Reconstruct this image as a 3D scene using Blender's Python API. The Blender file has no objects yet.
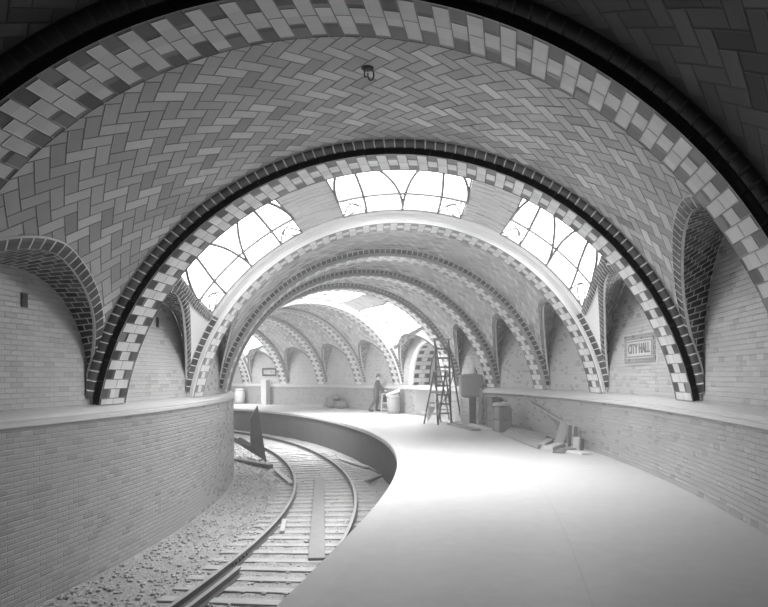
import bpy, bmesh, math, random
import numpy as np
from mathutils import Vector, Matrix
random.seed(7); RNG = np.random.RandomState(5)
C = bpy.context.scene.collection
PI = math.pi
# ------------------------------------------------------------------ plan of the curved station
F, HOR, ROLL, EYE = 640.0, 376.7, -0.0073, 1.7105
XC, YC, RM = -34.892, 12.7066, 35.26
KN = [-.55, -.35, -.2, -.05, .1, .3, .5, .8]
KV = [0.0124, 0.0186, -0.1585, -0.0205, 0.0791, 0.0653, 0.147, -0.1211]
def _spl():
    x = np.array(KN); y = np.array(KV); n = len(x); h = np.diff(x)
    A = np.zeros((n, n)); b = np.zeros(n); A[0, 0] = A[-1, -1] = 1
    for i in range(1, n-1):
        A[i, i-1] = h[i-1]; A[i, i] = 2*(h[i-1]+h[i]); A[i, i+1] = h[i]
        b[i] = 6*((y[i+1]-y[i])/h[i]-(y[i]-y[i-1])/h[i-1])
    M = np.linalg.solve(A, b); q = np.linspace(x[0], x[-1], 400); o = []
    for v in q:
        i = min(max(int(np.searchsorted(x, v))-1, 0), n-2); a = (x[i+1]-v)/h[i]; c = 1-a
        o.append(a*y[i]+c*y[i+1]+((a**3-a)*M[i]+(c**3-c)*M[i+1])*h[i]**2/6)
    return q, np.array(o)
_Q, _D = _spl()
def dd(t): return float(np.interp(t, _Q, _D))
def P(t, off, z):
    r = RM+dd(t)+off
    return (XC+r*math.cos(t), YC+r*math.sin(t), z)
def G(x, y, h=0.0):
    """photo pixel -> point on the horizontal plane z = h"""
    cr, sr = math.cos(ROLL), math.sin(ROLL); dx, dy = x-384, y-HOR
    xr = dx*cr+dy*sr; yr = -dx*sr+dy*cr; Y = F*(EYE-h)/yr
    return (xr*Y/F, Y, h)
def TO(x, y):
    t = math.atan2(y-YC, x-XC); return t, math.hypot(x-XC, y-YC)-RM-dd(t)
def ray_z(x, y, Y):
    cr, sr = math.cos(ROLL), math.sin(ROLL); dx, dy = x-384, y-HOR
    xr = dx*cr+dy*sr; yr = -dx*sr+dy*cr
    return (xr*Y/F, Y, EYE-yr*Y/F)
# arch section
ZC, RS, RV, SPR, WOFF = 0.55, 4.43, 4.62, 1.32, 4.47
RIBW = .75
# ring fronts: angle at inner side / outer side
RING = [(-.345, -.292), (-.2354, -.1828), (-.1035, -.0845), (.018, .0328), (.134, .1311), (.2281, .2281), (.3147, .3147),
        (.4578, .4578), (.5566, .5566), (.6553, .6553), (.7534, .7534), (.8533, .8533), (.952, .952)]
def rf(k, off):
    a, b = RING[k]; return a+(b-a)*(off+4.4)/8.8
def rb(k, off): return rf(k, off)+RIBW/(RM+off)
def bay_t(k, s, off):
    a = rb(k, off); b = rf(k+1, off); return a+(b-a)*s
def bay_len(k, off): return (rf(k+1, off)-rb(k, off))*(RM+off)
SKY = {2, 6, 10}
# ------------------------------------------------------------------ node helper
class Ex:
    def __init__(s, nt, sk): s.nt, s.sk = nt, sk
    def _m(s, op, *a):
        n = s.nt.nodes.new('ShaderNodeMath'); n.operation = op
        for i, v in enumerate(a):
            if isinstance(v, Ex): s.nt.links.new(v.sk, n.inputs[i])
            else: n.inputs[i].default_value = v
        return Ex(s.nt, n.outputs[0])
    def __add__(s, o): return s._m('ADD', s, o)
    __radd__ = __add__
    def __sub__(s, o): return s._m('SUBTRACT', s, o)
    def __rsub__(s, o): return s._m('SUBTRACT', o, s)
    def __mul__(s, o): return s._m('MULTIPLY', s, o)
    __rmul__ = __mul__
    def __truediv__(s, o): return s._m('DIVIDE', s, o)
    def floor(s): return s._m('FLOOR', s)
    def fract(s): return s._m('FRACT', s)
    def mod(s, o): return s._m('FLOORED_MODULO', s, o)
    def lt(s, o): return s._m('LESS_THAN', s, o)
    def gt(s, o): return s._m('GREATER_THAN', s, o)
    def min(s, o): return s._m('MINIMUM', s, o)
    def max(s, o): return s._m('MAXIMUM', s, o)
    def abs(s): return s._m('ABSOLUTE', s)
    def sel(s, a, b):  # s ? a : b
        return s*(a-b)+b if isinstance(a, Ex) or isinstance(b, Ex) else s*(a-b)+b
    def smooth(s, a, b):
        n = s.nt.nodes.new('ShaderNodeMapRange'); n.interpolation_type = 'SMOOTHSTEP'
        s.nt.links.new(s.sk, n.inputs['Value']); n.inputs['From Min'].default_value = a; n.inputs['From Max'].default_value = b
        return Ex(s.nt, n.outputs['Result'])
class Mat:
    def __init__(s, name, rough=.5, spec=.5):
        s.m = bpy.data.materials.new(name); s.m.use_nodes = True; s.nt = s.m.node_tree
        s.b = s.nt.nodes['Principled BSDF']; s.b.inputs['Roughness'].default_value = rough
        s.b.inputs['Specular IOR Level'].default_value = spec
    def uv(s):
        n = s.nt.nodes.new('ShaderNodeUVMap'); x = s.nt.nodes.new('ShaderNodeSeparateXYZ'); s.nt.links.new(n.outputs[0], x.inputs[0])
        return Ex(s.nt, x.outputs[0]), Ex(s.nt, x.outputs[1])
    def vec(s, a, b, c=0.):
        n = s.nt.nodes.new('ShaderNodeCombineXYZ')
        for i, v in enumerate((a, b, c)):
            if isinstance(v, Ex): s.nt.links.new(v.sk, n.inputs[i])
            else: n.inputs[i].default_value = v
        return n.outputs[0]
    def rnd(s, a, b, c=0.):
        n = s.nt.nodes.new('ShaderNodeTexWhiteNoise'); n.noise_dimensions = '3D'; s.nt.links.new(s.vec(a, b, c), n.inputs['Vector'])
        return Ex(s.nt, n.outputs['Value'])
    def noise(s, scale, detail=4, obj=True, vec=None, rough=.6):
        n = s.nt.nodes.new('ShaderNodeTexNoise'); n.inputs['Scale'].default_value = scale; n.inputs['Detail'].default_value = detail
        n.inputs['Roughness'].default_value = rough
        if vec is None:
            t = s.nt.nodes.new('ShaderNodeTexCoord'); s.nt.links.new(t.outputs['Object'], n.inputs['Vector'])
        else: s.nt.links.new(vec, n.inputs['Vector'])
        return Ex(s.nt, n.outputs['Fac'])
    def gray(s, e):
        if isinstance(e, Ex):
            e = e.max(.004); s.nt.links.new(s.vec(e, e, e), s.b.inputs['Base Color'])
        else: s.b.inputs['Base Color'].default_value = (e, e, e, 1)
        return s
    def rough(s, e): s.nt.links.new(e.sk, s.b.inputs['Roughness']); return s
    def bump(s, h, dist=.01, st=1.):
        n = s.nt.nodes.new('ShaderNodeBump'); n.inputs['Distance'].default_value = dist; n.inputs['Strength'].default_value = st
        s.nt.links.new(h.sk, n.inputs['Height']); s.nt.links.new(n.outputs[0], s.b.inputs['Normal']); return s
def m_plain(name, g, rough=.6, var=.12, scale=6, bump=0.0):
    m = Mat(name, rough); n = m.noise(scale)
    m.gray(n*(2*var*g)+g*(1-var))
    if bump: m.bump(n, bump)
    return m.m
def m_herring(name, g, w=.163, var=.5, rg=.22):
    m = Mat(name, .32, .5); u, v = m.uv()
    p = (u+v)*(.70711/w); q = (v-u)*(.70711/w)
    i, j = p.floor(), q.floor(); fp, fq = p-i, q-j
    k = (i-j).mod(4.); isH = k.lt(1.5); k2 = (k-2.).abs().lt(.5)
    hx = fp+k; vy = fq+k2
    eH = hx.min(2.-hx).min(fq.min(1.-fq)); eV = fp.min(1.-fp).min(vy.min(2.-vy))
    e = isH.sel(eH, eV); ia = isH.sel(i-k, i); ja = isH.sel(j, j-k2)
    r = m.rnd(ia, ja, isH); r2 = m.rnd(ia+37.5, ja, isH); r3 = m.rnd(ia, ja+91.5, isH)
    big = m.noise(.9, 3)
    tile = (r*var+(1-var/2))*g*(1.13-isH*.27)*(big*.3+.85)  # tiles of one direction painted lighter, imitating sheen on the glaze
    mort = e.smooth(.015, .06)
    m.gray(mort.sel(tile, g*.22))
    tilt = (hx.min(2.)-1.)*(r2-.5)+(fq-.5)*(r3-.5)
    m.bump(e.smooth(0., .1)*.5+tilt*.35, .012); m.rough(r2*.25+rg)
    return m.m
def m_brick(name, g, L=.2, h=.067, var=.3, mort=.75, mw=.05, rough=.35, dark=0.0, stain=.3, uvw=None):
    m = Mat(name, rough); u, v = m.uv()
    row = (v/h).floor(); fv = (v/h)-row
    uu = u/L+row.mod(2.)*.5; col = uu.floor(); fu = uu-col
    e = (fv.min(1.-fv)*h).min(fu.min(1.-fu)*L)/h
    r = m.rnd(col, row); r2 = m.rnd(col, row, 7.)
    big = m.noise(.8, 4)
    t = (r*var+(1-var/2))*g*(big*stain+(1-stain/2))
    if dark: t = r2.gt(1-dark).sel(t*.75, t)
    m.gray(e.smooth(mw*.6, mw*1.6).sel(t, g*mort if mort < 3 else mort-3))
    m.bump(e.smooth(0., .16)+r2*.08, .006); m.rough(r*.2+rough-.1)
    return m.m
def m_quoin(name, light=.68, dark=.075, c=.15, var=.35):
    m = Mat(name, .28); u, v = m.uv()
    row = (v/c).floor(); fv = v/c-row; A = row.mod(2.); d = (u-.5).abs()
    inner = A.sel(.435, .17); isd = d.gt(inner)
    seam = A.sel((d-.435).abs().min(d), (d-.17).abs())*RIBW
    e = (fv.min(1.-fv)*c).min(seam).min((.5-d)*RIBW)
    cell = (u*3.99).floor(); r = m.rnd(cell, row, 3.)
    lt = (r*.22+.89)*light; dk = (r*r*2.6+.45)*dark
    m.gray(e.smooth(.003, .007).sel(isd.sel(dk, lt), .16)); m.bump(e.smooth(0., .015), .008)
    return m.m
def m_course(name, g, c=.15, var=1.1, mort=.72, rough=.25, mw=.011, edged=True):
    m = Mat(name, rough); u, v = m.uv()
    row = (v/c).floor(); fv = v/c-row; e = fv.min(1.-fv)*c
    r = m.rnd(row, 3.)
    if edged: e = e.min(u).min((.168-u).max(0.))
    m.gray(e.smooth(mw*.5, mw*1.4).sel((r*var+(1-var/2))*g, mort)); m.bump(e.smooth(0., .02), .008)
    return m.m
MT = {}
MT['herring'] = m_herring('cream_herringbone_tile', .46)
MT['sooty'] = m_herring('dark_glazed_herringbone_tile', .03, rg=.5)  # near-black copy of the cream tile, with the bay's shade painted in
MT['white'] = m_plain('white_glazed_trim', .84, .35, .05)
MT['lunette'] = m_brick('cream_brick_tile', .52, .2, .067, .14, .85, .05)
MT['wain'] = m_brick('buff_brick_wainscot', .35, .22, .067, .14, .87, .05, dark=.006)
MT['pier'] = m_brick('pale_thin_brick', .62, .34, .055, .2, .95, .05, dark=.33)
MT['quoin'] = m_quoin('checkered_quoin_tile')
MT['reveal'] = m_brick('dark_green_reveal_tile', .07, .22, .1, 1.2, 3.7, .085, .22)
MT['vouss'] = m_course('dark_green_edge_tile', .075)
MT['voussdark'] = m_course('black_edge_tile', .03, c=.15, var=.8, mort=.06)  # edge tile and mortar blackened for the nearest ribs, shade put into the colour
MT['roll'] = m_course('black_roll_moulding', .022, .32, .5, .012, .05, edged=False)
MT['coping'] = m_plain('marble_coping', .55, .35, .07, 3)
MT['paleface'] = m_plain('pale_roll_moulding', .42, .35, .1)
MT['black'] = m_plain('black_iron', .02, .5, .2)
MT['steel'] = m_plain('worn_rail_steel', .3, .35, .15, 20)
MT['railside'] = m_plain('rusty_rail_web', .1, .7, .3, 20)
# ------------------------------------------------------------------ mesh helper
def tagit(o, label=None, cat=None, group=None, kind=None):
    if label: o['label'] = label
    if cat: o['category'] = cat
    if group: o['group'] = group
    if kind: o['kind'] = kind
    return o
def mesh_obj(name, verts, faces, mat, parent=None, uvs=None, smooth=False, bevel=0):
    me = bpy.data.meshes.new(name); me.from_pydata([tuple(v) for v in verts], [], faces)
    if uvs is not None:
        L = me.uv_layers.new(name='UVMap'); idx = np.zeros(len(me.loops), dtype=np.int32); me.loops.foreach_get('vertex_index', idx)
        L.data.foreach_set('uv', np.asarray(uvs, dtype=np.float32)[idx].ravel())
    me.materials.append(mat)
    if smooth: me.polygons.foreach_set('use_smooth', [True]*len(me.polygons))
    me.validate(); me.update()
    o = bpy.data.objects.new(name, me); C.objects.link(o)
    if parent: o.parent = parent
    if bevel:
        b = o.modifiers.new('bevel', 'BEVEL'); b.width = bevel; b.segments = 2; b.limit_method = 'ANGLE'
    return o
def grid(rows, uvrows=None):
    """rows: list of equally long point lists -> verts, faces, uvs"""
    n = len(rows[0]); V = [p for r in rows for p in r]; Fc = []
    for i in range(len(rows)-1):
        for j in range(n-1): Fc.append((i*n+j, i*n+j+1, (i+1)*n+j+1, (i+1)*n+j))
    U = [p for r in uvrows for p in r] if uvrows else None
    return V, Fc, U
def merge(parts):
    V, Fc, U = [], [], []
    for v, f, u in parts:
        o = len(V); V += list(v); Fc += [tuple(i+o for i in q) for q in f]; U += list(u) if u else [(0, 0)]*len(v)
    return V, Fc, U
def struct(name, label, data, mat, parent=None, smooth=False):
    o = mesh_obj(name, data[0], data[1], mat, parent, data[2], smooth)
    if parent is None: tagit(o, label, 'structure', kind='structure')
    return o
def frange(a, b, n): return [a+(b-a)*i/n for i in range(n+1)]
def sweep(prof, t0, t1, n, closed=False):
    """sweep a (off, z) profile along the curve; uv = (metres along, metres round)"""
    rows, uvr = [], []
    d = [0]
    for a, b in zip(prof, prof[1:]): d.append(d[-1]+math.hypot(b[0]-a[0], b[1]-a[1]))
    for t in frange(t0, t1, n):
        rows.append([P(t, o, z) for o, z in prof]); uvr.append([(t*(RM+prof[0][0]), q) for q in d])
    return grid(rows, uvr)
T0, T1 = -.80, 1.06
def solid(o):
    """turn a curve or text object into a mesh object with the same name, parent and place"""
    dg = bpy.context.evaluated_depsgraph_get(); me = bpy.data.meshes.new_from_object(o.evaluated_get(dg))
    n = o.name.split('.')[0]; q = bpy.data.objects.new(n, me); C.objects.link(q); q.parent = o.parent
    q.location = o.location; q.rotation_euler = o.rotation_euler; q.scale = o.scale
    bpy.data.objects.remove(o); q.name = n; return q
# ------------------------------------------------------------------ floor, walls, coping
TE = -.245
MT['rough'] = m_plain('rough_dark_concrete', .045, .9, .3, 3, .01)  # dark surface added out of view to absorb bounce light near the camera
mf = Mat('dusty_concrete', .6, .35); n1 = mf.noise(.55, 6); n2 = mf.noise(5, 8, rough=.7); n3 = mf.noise(38, 3)
u, v = mf.uv()
sc = (u-.35).mod(1.22); s1 = (sc-.61).abs().smooth(.0, .009); s2 = ((v-2.05).abs()).smooth(.0, .011)
spk = n3.smooth(.27, .31)
mf.gray((n1*.12+n2*.16+.36)*(s1*.06+.94)*(s2*.12+.88)*(spk*.15+.85)); mf.bump(n2, .006, .5); mf.rough(n1*.3+.38); MT['floor'] = mf.m
EDGE = -.15
platform = sweep([(EDGE+.28, 0), (EDGE+1.5, 0), (EDGE+3, 0), (4.32, 0)], TE, T1, 160)
struct('floor', 'dusty pale concrete platform curving left between track and tiled wall', platform, MT['floor'])
MT['nose'] = m_plain('pale_concrete_nosing', .5, .5, .1, 4, .003)
nose = sweep([(EDGE+.28, 0), (EDGE+.02, 0.002), (EDGE, -.015), (EDGE, -.11), (EDGE+.13, -.125)], TE, T1, 200)
struct('trim_1', 'pale concrete nosing along the curved platform edge', nose, MT['nose'])
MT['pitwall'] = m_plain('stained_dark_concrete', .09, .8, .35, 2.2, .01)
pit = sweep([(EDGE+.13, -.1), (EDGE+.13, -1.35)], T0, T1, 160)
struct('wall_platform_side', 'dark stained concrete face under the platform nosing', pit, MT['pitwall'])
struct('wall_right', 'buff brick-tile wainscot along the outer side of the platform', sweep([(4.295, 1.14), (4.295, .1), (4.28, .09), (4.28, -.02)], T0, .3147+.075, 110), MT['wain'])
PT0, PT1 = .368, .4135       # stair opening
def wain(a, b, n): return sweep([(4.295, 1.14), (4.295, .1), (4.28, .09), (4.28, -.02)], a, b, n)
bpy.data.objects['wall_right'].data = mesh_obj('tmp', *(lambda d: (d[0], d[1], MT['wain'], None, d[2]))(merge([wain(TE, PT0, 110), wain(PT1, T1, 90)]))).data
bpy.data.objects.remove(bpy.data.objects['tmp'])
struct('wall_left', 'tall buff brick-tile wall along the inner side of the track', sweep([(-4.27, 1.14), (-4.27, -1.4)], TE, T1, 180), MT['wain'])
cop = [(4.5, 1.325), (4.40, 1.318), (4.33, 1.295), (4.275, 1.25), (4.245, 1.215), (4.245, 1.19), (4.225, 1.18), (4.22, 1.135), (4.235, 1.12), (4.31, 1.115)]
struct('trim_2', 'pale marble coping on top of the right wainscot', sweep(cop, TE, T1, 200), MT['coping'], smooth=False)
struct('trim_3', 'pale marble coping on top of the left track wall', sweep([(-o, z) for o, z in cop], TE, T1, 200), MT['coping'])
struct('wall_camera_end', 'rough dark unfinished walls and platform behind the camera', merge([sweep([(4.6, 1.5), (4.3, 1.3), (4.3, -.02), (EDGE, -.01), (EDGE, -1.4)], T0, TE-.0005, 30), sweep([(-4.6, 1.5), (-4.28, 1.3), (-4.28, -1.4)], T0, TE-.0005, 30)]), MT['rough'])
# ------------------------------------------------------------------ ribs
TH0 = math.asin((SPR-ZC)/RS)
def sec(r, ph): return r*math.cos(ph), ZC+r*math.sin(ph)
def rib(k):
    n = 120; rows, uvr = [], []
    for ph in frange(TH0, PI-TH0, n):
        off, z = sec(RS, ph); a = rf(k, off); b = rb(k, off)
        rows.append([P(a+(b-a)*q, off, z) for q in (0, .25, .5, .75, 1)]); uvr.append([(q, RS*ph) for q in (0, .25, .5, .75, 1)])
    names = ['arch rib at the camera end', 'nearest checkered arch rib, cut by the top of the photo', 'checkered arch rib in front of the near skylights, black-edged',
             'pale arch rib behind the near skylights', 'second arch rib beyond the near skylights', 'third arch rib beyond the near skylights',
             'arch rib in front of the stairway bay skylights', 'pale arch rib just beyond the stairway portal', 'first far arch rib left of the stairway portal',
             'second far arch rib left of the stairway portal', 'far arch rib right of the far name tablet', 'far arch rib left of the far name tablet', 'farthest arch rib']
    o = struct('trim_%d' % (k+4), names[k], grid(rows, uvr), MT['quoin'], smooth=True)
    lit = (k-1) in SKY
    for back in (0, 1):
        rows, uvr = [], []
        f = rb if back else rf
        for ph in frange(TH0, PI-TH0, n):
            rr, uu = [], []
            for q, r in enumerate((RS, RS+.035, RS+.045, RS+.085, RS+.095, RV+.06)):
                off, z = sec(r, ph); pr = (0, .016, 0, .016, 0, 0)[q]*(1 if back else -1)
                rr.append(P(f(k, off)+pr/(RM+off), off, z)); uu.append((r-RS, RS*ph))
            rows.append(rr); uvr.append(uu)
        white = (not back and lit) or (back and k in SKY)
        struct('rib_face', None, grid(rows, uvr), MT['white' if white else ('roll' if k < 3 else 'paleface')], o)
    if not lit and k > 0: pass
    # row of bullnose edge tiles lying on the vault against the front of the rib
    def row(p0, p1, sgn, f):
        rows, uvr = [], []
        for ph in frange(p0, p1, 110):
            rr = []
            for w, h in ((0, .095), (.02, .103), (.05, .10), (.12, .045), (.14, .02), (.145, -.01)):
                off, z = sec(RV-h, ph); off = max(-WOFF+.01, min(WOFF-.01, off)); rr.append(P(f(k, off)+sgn*w/(RM+off), off, z))
            rows.append(rr); uvr.append([(w, RV*ph) for w in (.002, .02, .05, .12, .158, .168)])
        return grid(rows, uvr)
    a0 = math.acos(WOFF/RV)
    a0 = TH0+.02; spans = [(a0, math.radians(33)), (PI-math.radians(32), PI-a0)] if lit else [(a0, PI-a0)]
    struct('edge_course', None, merge([row(a, b, -1, rf) for a, b in spans]), MT['vouss' if k > 1 else 'voussdark'], o, True)
    return o
for k in range(len(RING)): rib(k)
# ------------------------------------------------------------------ bays: lunettes and vaults
def lun(side, k):
    """profile functions on s (fraction of bay) for wall edge W and vault edge V"""
    if side > 0: return dict(Wa=.49, Wz=3.75, Wn=2.25, Va=.47, Vz=3.55, Vn=1.5, Vsh=0.)
    return dict(Wa=.49, Wz=3.12, Wn=2.3, Va=.47, Vz=3.18, Vn=1.9, Vsh=0.)
def prof(a, z0, z1, n, p):
    """p 0..1 from one foot over the apex to the other -> (ds, z)"""
    th = PI*p; c, s = math.cos(th), math.sin(th); e = 2/n
    return -a*math.copysign(abs(c)**e, c), z0+(z1-z0)*abs(s)**e
def voff(z):
    q = RV*RV-(z-ZC)**2
    return min(WOFF, math.sqrt(max(q, 0)))
NP = 72
VC = {
 'R1': [(0, 1.32), (0, 2.2), (.03, 3.0), (.09, 3.38), (.17, 3.49), (.26, 3.48), (.37, 3.42), (.47, 3.33), (.58, 3.2), (.67, 3.07), (.785, 2.87), (.87, 2.66), (.95, 2.35), (.985, 1.95), (.995, 1.32)],
 'R2': [(0, 1.32), (0, 2.2), (.03, 3.0), (.1, 3.4), (.2, 3.48), (.3, 3.45), (.42, 3.34), (.56, 3.12), (.7, 2.82), (.81, 2.54), (.9, 2.22), (.97, 1.8), (.995, 1.32)],
 'R3': [(0, 1.32), (.005, 1.9), (.05, 2.5), (.13, 2.95), (.25, 3.28), (.4, 3.45), (.5, 3.47), (.6, 3.43), (.75, 3.2), (.87, 2.8), (.95, 2.3), (.99, 1.8), (.995, 1.32)],
 'L1': [(0, 1.32), (0, 2.2), (.06, 2.75), (.17, 3.05), (.3, 3.2), (.42, 3.24), (.515, 3.18), (.66, 3.0), (.785, 2.78), (.87, 2.55), (.93, 2.3), (.98, 1.85), (.995, 1.32)],
 'L2': [(0, 1.32), (0, 2.2), (.03, 2.8), (.08, 3.08), (.16, 3.17), (.26, 3.12), (.42, 2.94), (.6, 2.64), (.78, 2.27), (.9, 1.93), (.97, 1.65), (.995, 1.32)]}
def resample(pts):
    for _ in range(3):   # corner cutting keeps the foot points
        q = [pts[0]]
        for a, b in zip(pts, pts[1:]): q += [(a[0]*.75+b[0]*.25, a[1]*.75+b[1]*.25), (a[0]*.25+b[0]*.75, a[1]*.25+b[1]*.75)]
        pts = q+[pts[-1]]
    d = [0]
    for a, b in zip(pts, pts[1:]): d.append(d[-1]+math.hypot((b[0]-a[0])*3.2, b[1]-a[1]))
    u = np.linspace(0, d[-1], NP+1); return list(zip(np.interp(u, d, [p[0] for p in pts]).tolist(), np.interp(u, d, [p[1] for p in pts]).tolist()))
def vcurve(side, k):
    key = ('L1' if k <= 1 else 'L2') if side < 0 else ('R1' if k <= 1 else ('R2' if k <= 5 else 'R3'))
    return resample(VC[key])
_vp = {}
def inside_V(side, k, s, z, grow):
    key = (side, k)
    if key not in _vp:
        Lb = bay_len(k, side*4.1); _vp[key] = [(a*Lb, b) for a, b in vcurve(side, k)]+[]
    if z < SPR: return True
    Lb = bay_len(k, side*4.1); x = s*Lb; poly = _vp[key]; ins = False; n = len(poly)
    for i in range(n):
        (x1, y1), (x2, y2) = poly[i], poly[(i+1) % n]
        if (y1 > z) != (y2 > z) and x < (x2-x1)*(z-y1)/(y2-y1)+x1: ins = not ins
    if ins: return True
    return min((x-a)**2+((z-b)*1.25)**2 for a, b in poly) < grow*grow
PH = [(34, 63.6), (74.7, 105.3), (116.4, 146)]
def ends(e, s):
    lo, hi = PH[e]
    if e == 0: lo = float(np.interp(s, [0, .16, .44, .87, 1], [44, 43.3, 40.5, 34.5, 33]))
    if e == 2: hi = 180-float(np.interp(s, [0, .09, .25, .53, .8, 1], [39.5, 38.6, 37, 34.4, 32.8, 32]))
    return lo, hi
NB = len(RING)-1
def bay(k):
    fine = .045 if k in (1, 2) else .07
    L0 = bay_len(k, 0); ns = max(12, int(L0/fine)); a0 = math.acos(WOFF/RV); nphi = int(RV*(PI-2*a0)/fine)
    phs = frange(a0, PI-a0, nphi)
    # snap grid lines to the skylight borders
    sky = k in SKY
    if sky:
        for lo, hi in PH:
            for e in (lo, hi):
                j = min(range(len(phs)), key=lambda q: abs(phs[q]-math.radians(e))); phs[j] = math.radians(e)
    S0, S1 = .0, .91
    ss = frange(0, 1, ns)
    if sky: ss[min(range(len(ss)), key=lambda q: abs(ss[q]-S1))] = S1
    V, U = [], []
    for s in ss:
        for ph in phs:
            off, z = sec(RV, ph); V.append(P(bay_t(k, s, off), off, z)); U.append((RV*ph, (s-.5)*L0+4.0) if sky else ((s-.5)*L0+k*4.0, RV*ph))
    n = len(phs); F1, F2 = [], []
    for i in range(ns):
        sm = (ss[i]+ss[i+1])/2
        for j in range(n-1):
            pm = (phs[j]+phs[j+1])/2; off, z = sec(RV, pm); side = 1 if off > 0 else -1
            if z < 4.2 and inside_V(side, k, sm, z, .07): continue
            q = (i*n+j, (i+1)*n+j, (i+1)*n+j+1, i*n+j+1)
            if sky:
                dg = math.degrees(pm)
                if sm < S1 and any(ends(e, sm)[0] < dg < ends(e, sm)[1] for e in range(3)): continue
                (F1 if 34 < dg < 146 and sm < S1 and ends(0, sm)[0] < dg < ends(2, sm)[1] else F2).append(q)
            else: F1.append(q)
    nm = ['dark herringbone vault over the camera end', 'near herringbone tiled vault with the ceiling hook', 'near skylight bay vault with pale brick strips', 'plain tiled vault beyond the near skylights',
          'second tiled vault beyond the near skylights', 'tiled vault in front of the stairway bay', 'stairway bay vault with its skylights', 'far tiled vault left of the portal', 'second far tiled vault left of the portal',
          'far tiled vault right of the far name tablet', 'far skylight bay vault over the far name tablet', 'farthest tiled vault'][k]
    def used(Fs):
        ids = sorted({i for f in Fs for i in f}); mp = {a: b for b, a in enumerate(ids)}
        return [V[i] for i in ids], [tuple(mp[i] for i in f) for f in Fs], [U[i] for i in ids]
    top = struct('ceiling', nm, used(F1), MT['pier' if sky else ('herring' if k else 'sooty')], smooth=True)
    if sky: struct('spandrel', None, used(F2), MT['white'], top, True)
    # lunettes
    for side in (-1, 1):
        L = lun(side, k); vc = vcurve(side, k); rows, uvr = [], []; acc = 0; prev = None
        wc = resample([(.5+d, z) for d, z in (prof(L['Wa'], SPR, L['Wz'], L['Wn'], i/40) for i in range(41))])
        for (sv, zv), (sw, zw) in zip(vc, wc):
            ov = voff(zv); a = Vector(P(bay_t(k, sv, side*ov), side*ov, zv)); b = Vector(P(bay_t(k, sw, side*(WOFF+.01)), side*(WOFF+.01), zw))
            if prev is not None: acc += (b-prev).length
            prev = b; rows.append([a.lerp(b, q) for q in (0, .33, .66, 1)])
            D = (b-a).length; uvr.append([(D*(1-q), acc) for q in (0, .33, .66, 1)])
        struct('lunette_reveal', None, grid(rows, uvr), MT['reveal'], top, True)
        # edge course round the opening, offset in the unrolled vault surface
        Lb = bay_len(k, side*4.1); pts = []
        for sv, zv in vc:
            ph = math.asin(min(1, (max(zv, ZC)-ZC)/RV)); pts.append((sv*Lb, RV*ph, zv))
        rows, uvr = [], []; acc = 0
        for i, (x, y, zv) in enumerate(pts):
            a = pts[max(0, i-1)]; b = pts[min(NP, i+1)]; dx, dy = b[0]-a[0], b[1]-a[1]; l = math.hypot(dx, dy) or 1; nx, ny = -dy/l, dx/l
            if i: acc += math.hypot(x-pts[i-1][0], y-pts[i-1][1])
            rr = []
            for w, h in ((-.004, -.02), (-.002, .014), (.02, .03), (.15, .03), (.17, .02), (.175, 0)):
                xx = min(max(x+nx*w, 0), Lb); yy = y+ny*w; ph = yy/RV; off, z = sec(RV-h, ph)
                off = min(off, WOFF-h)
                rr.append(P(bay_t(k, xx/Lb, side*off), side*off, z))
            rows.append(rr); uvr.append([(w, acc) for w in (0, .002, .02, .15, .17, .175)])
        struct('lunette_edge', None, grid(rows, uvr), MT['vouss'], top, True)
        # brick wall inside the lunette
        rows, uvr = [], []
        if k == 6 and side > 0: portal_wall(k, top, wc); continue
        for s in frange(-.06, 1.06, 16):
            t = bay_t(k, s, side*WOFF); rows.append([P(t, side*(WOFF+.012), z) for z in (1.2, 4.0)]); uvr.append([(t*(RM+side*WOFF), z) for z in (1.2, 4.0)])
        g = grid(rows, uvr); struct('lunette_wall', None, g, MT['lunette'], top)
    if sky:
        # dark edge tiles under the outer end of the side skylights
        for lo in (34, 146):
            sg = -1 if lo == 34 else 1; rows, uvr = [], []; base = lo
            for s in frange(.0, .93, 40):
                lo = ends(0, s)[0] if base == 34 else ends(2, s)[1]
                rr = []
                for w, h in ((0, .015), (.02, .03), (.15, .03), (.17, .02), (.175, 0)):
                    off, z = sec(RV-h, math.radians(lo)+sg*w/RV); rr.append(P(bay_t(k, s, off), off, z))
                rows.append(rr); uvr.append([(w, s*L0) for w in (0, .02, .15, .17, .175)])
            struct('skylight_end_course', None, grid(rows, uvr), MT['vouss'], top, True)
        for e in range(3): skylight(k, e, S0, S1)
WINN = [0]; SPREAD = 140
PANE = {2: 4.6, 6: 9.0, 10: 8.0}
SKYW = {2: 620, 6: 850, 10: 700}
for _k, _e in PANE.items():
    mg = Mat('lit_frosted_skylight_glass', .3)
    mg.b.inputs['Base Color'].default_value = (.8, .8, .8, 1)
    mg.b.inputs['Emission Color'].default_value = (1, 1, 1, 1); mg.b.inputs['Emission Strength'].default_value = _e
    _tr = mg.nt.nodes.new('ShaderNodeBsdfTransparent'); _mx = mg.nt.nodes.new('ShaderNodeMixShader'); _mx.inputs[0].default_value = .25
    _out = mg.nt.nodes['Material Output']; mg.nt.links.new(mg.b.outputs[0], _mx.inputs[1]); mg.nt.links.new(_tr.outputs[0], _mx.inputs[2]); mg.nt.links.new(_mx.outputs[0], _out.inputs[0])
    MT['glass%d' % _k] = mg.m
MT['mull'] = m_plain('grey_skylight_bars', .12, .4, .1)
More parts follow.
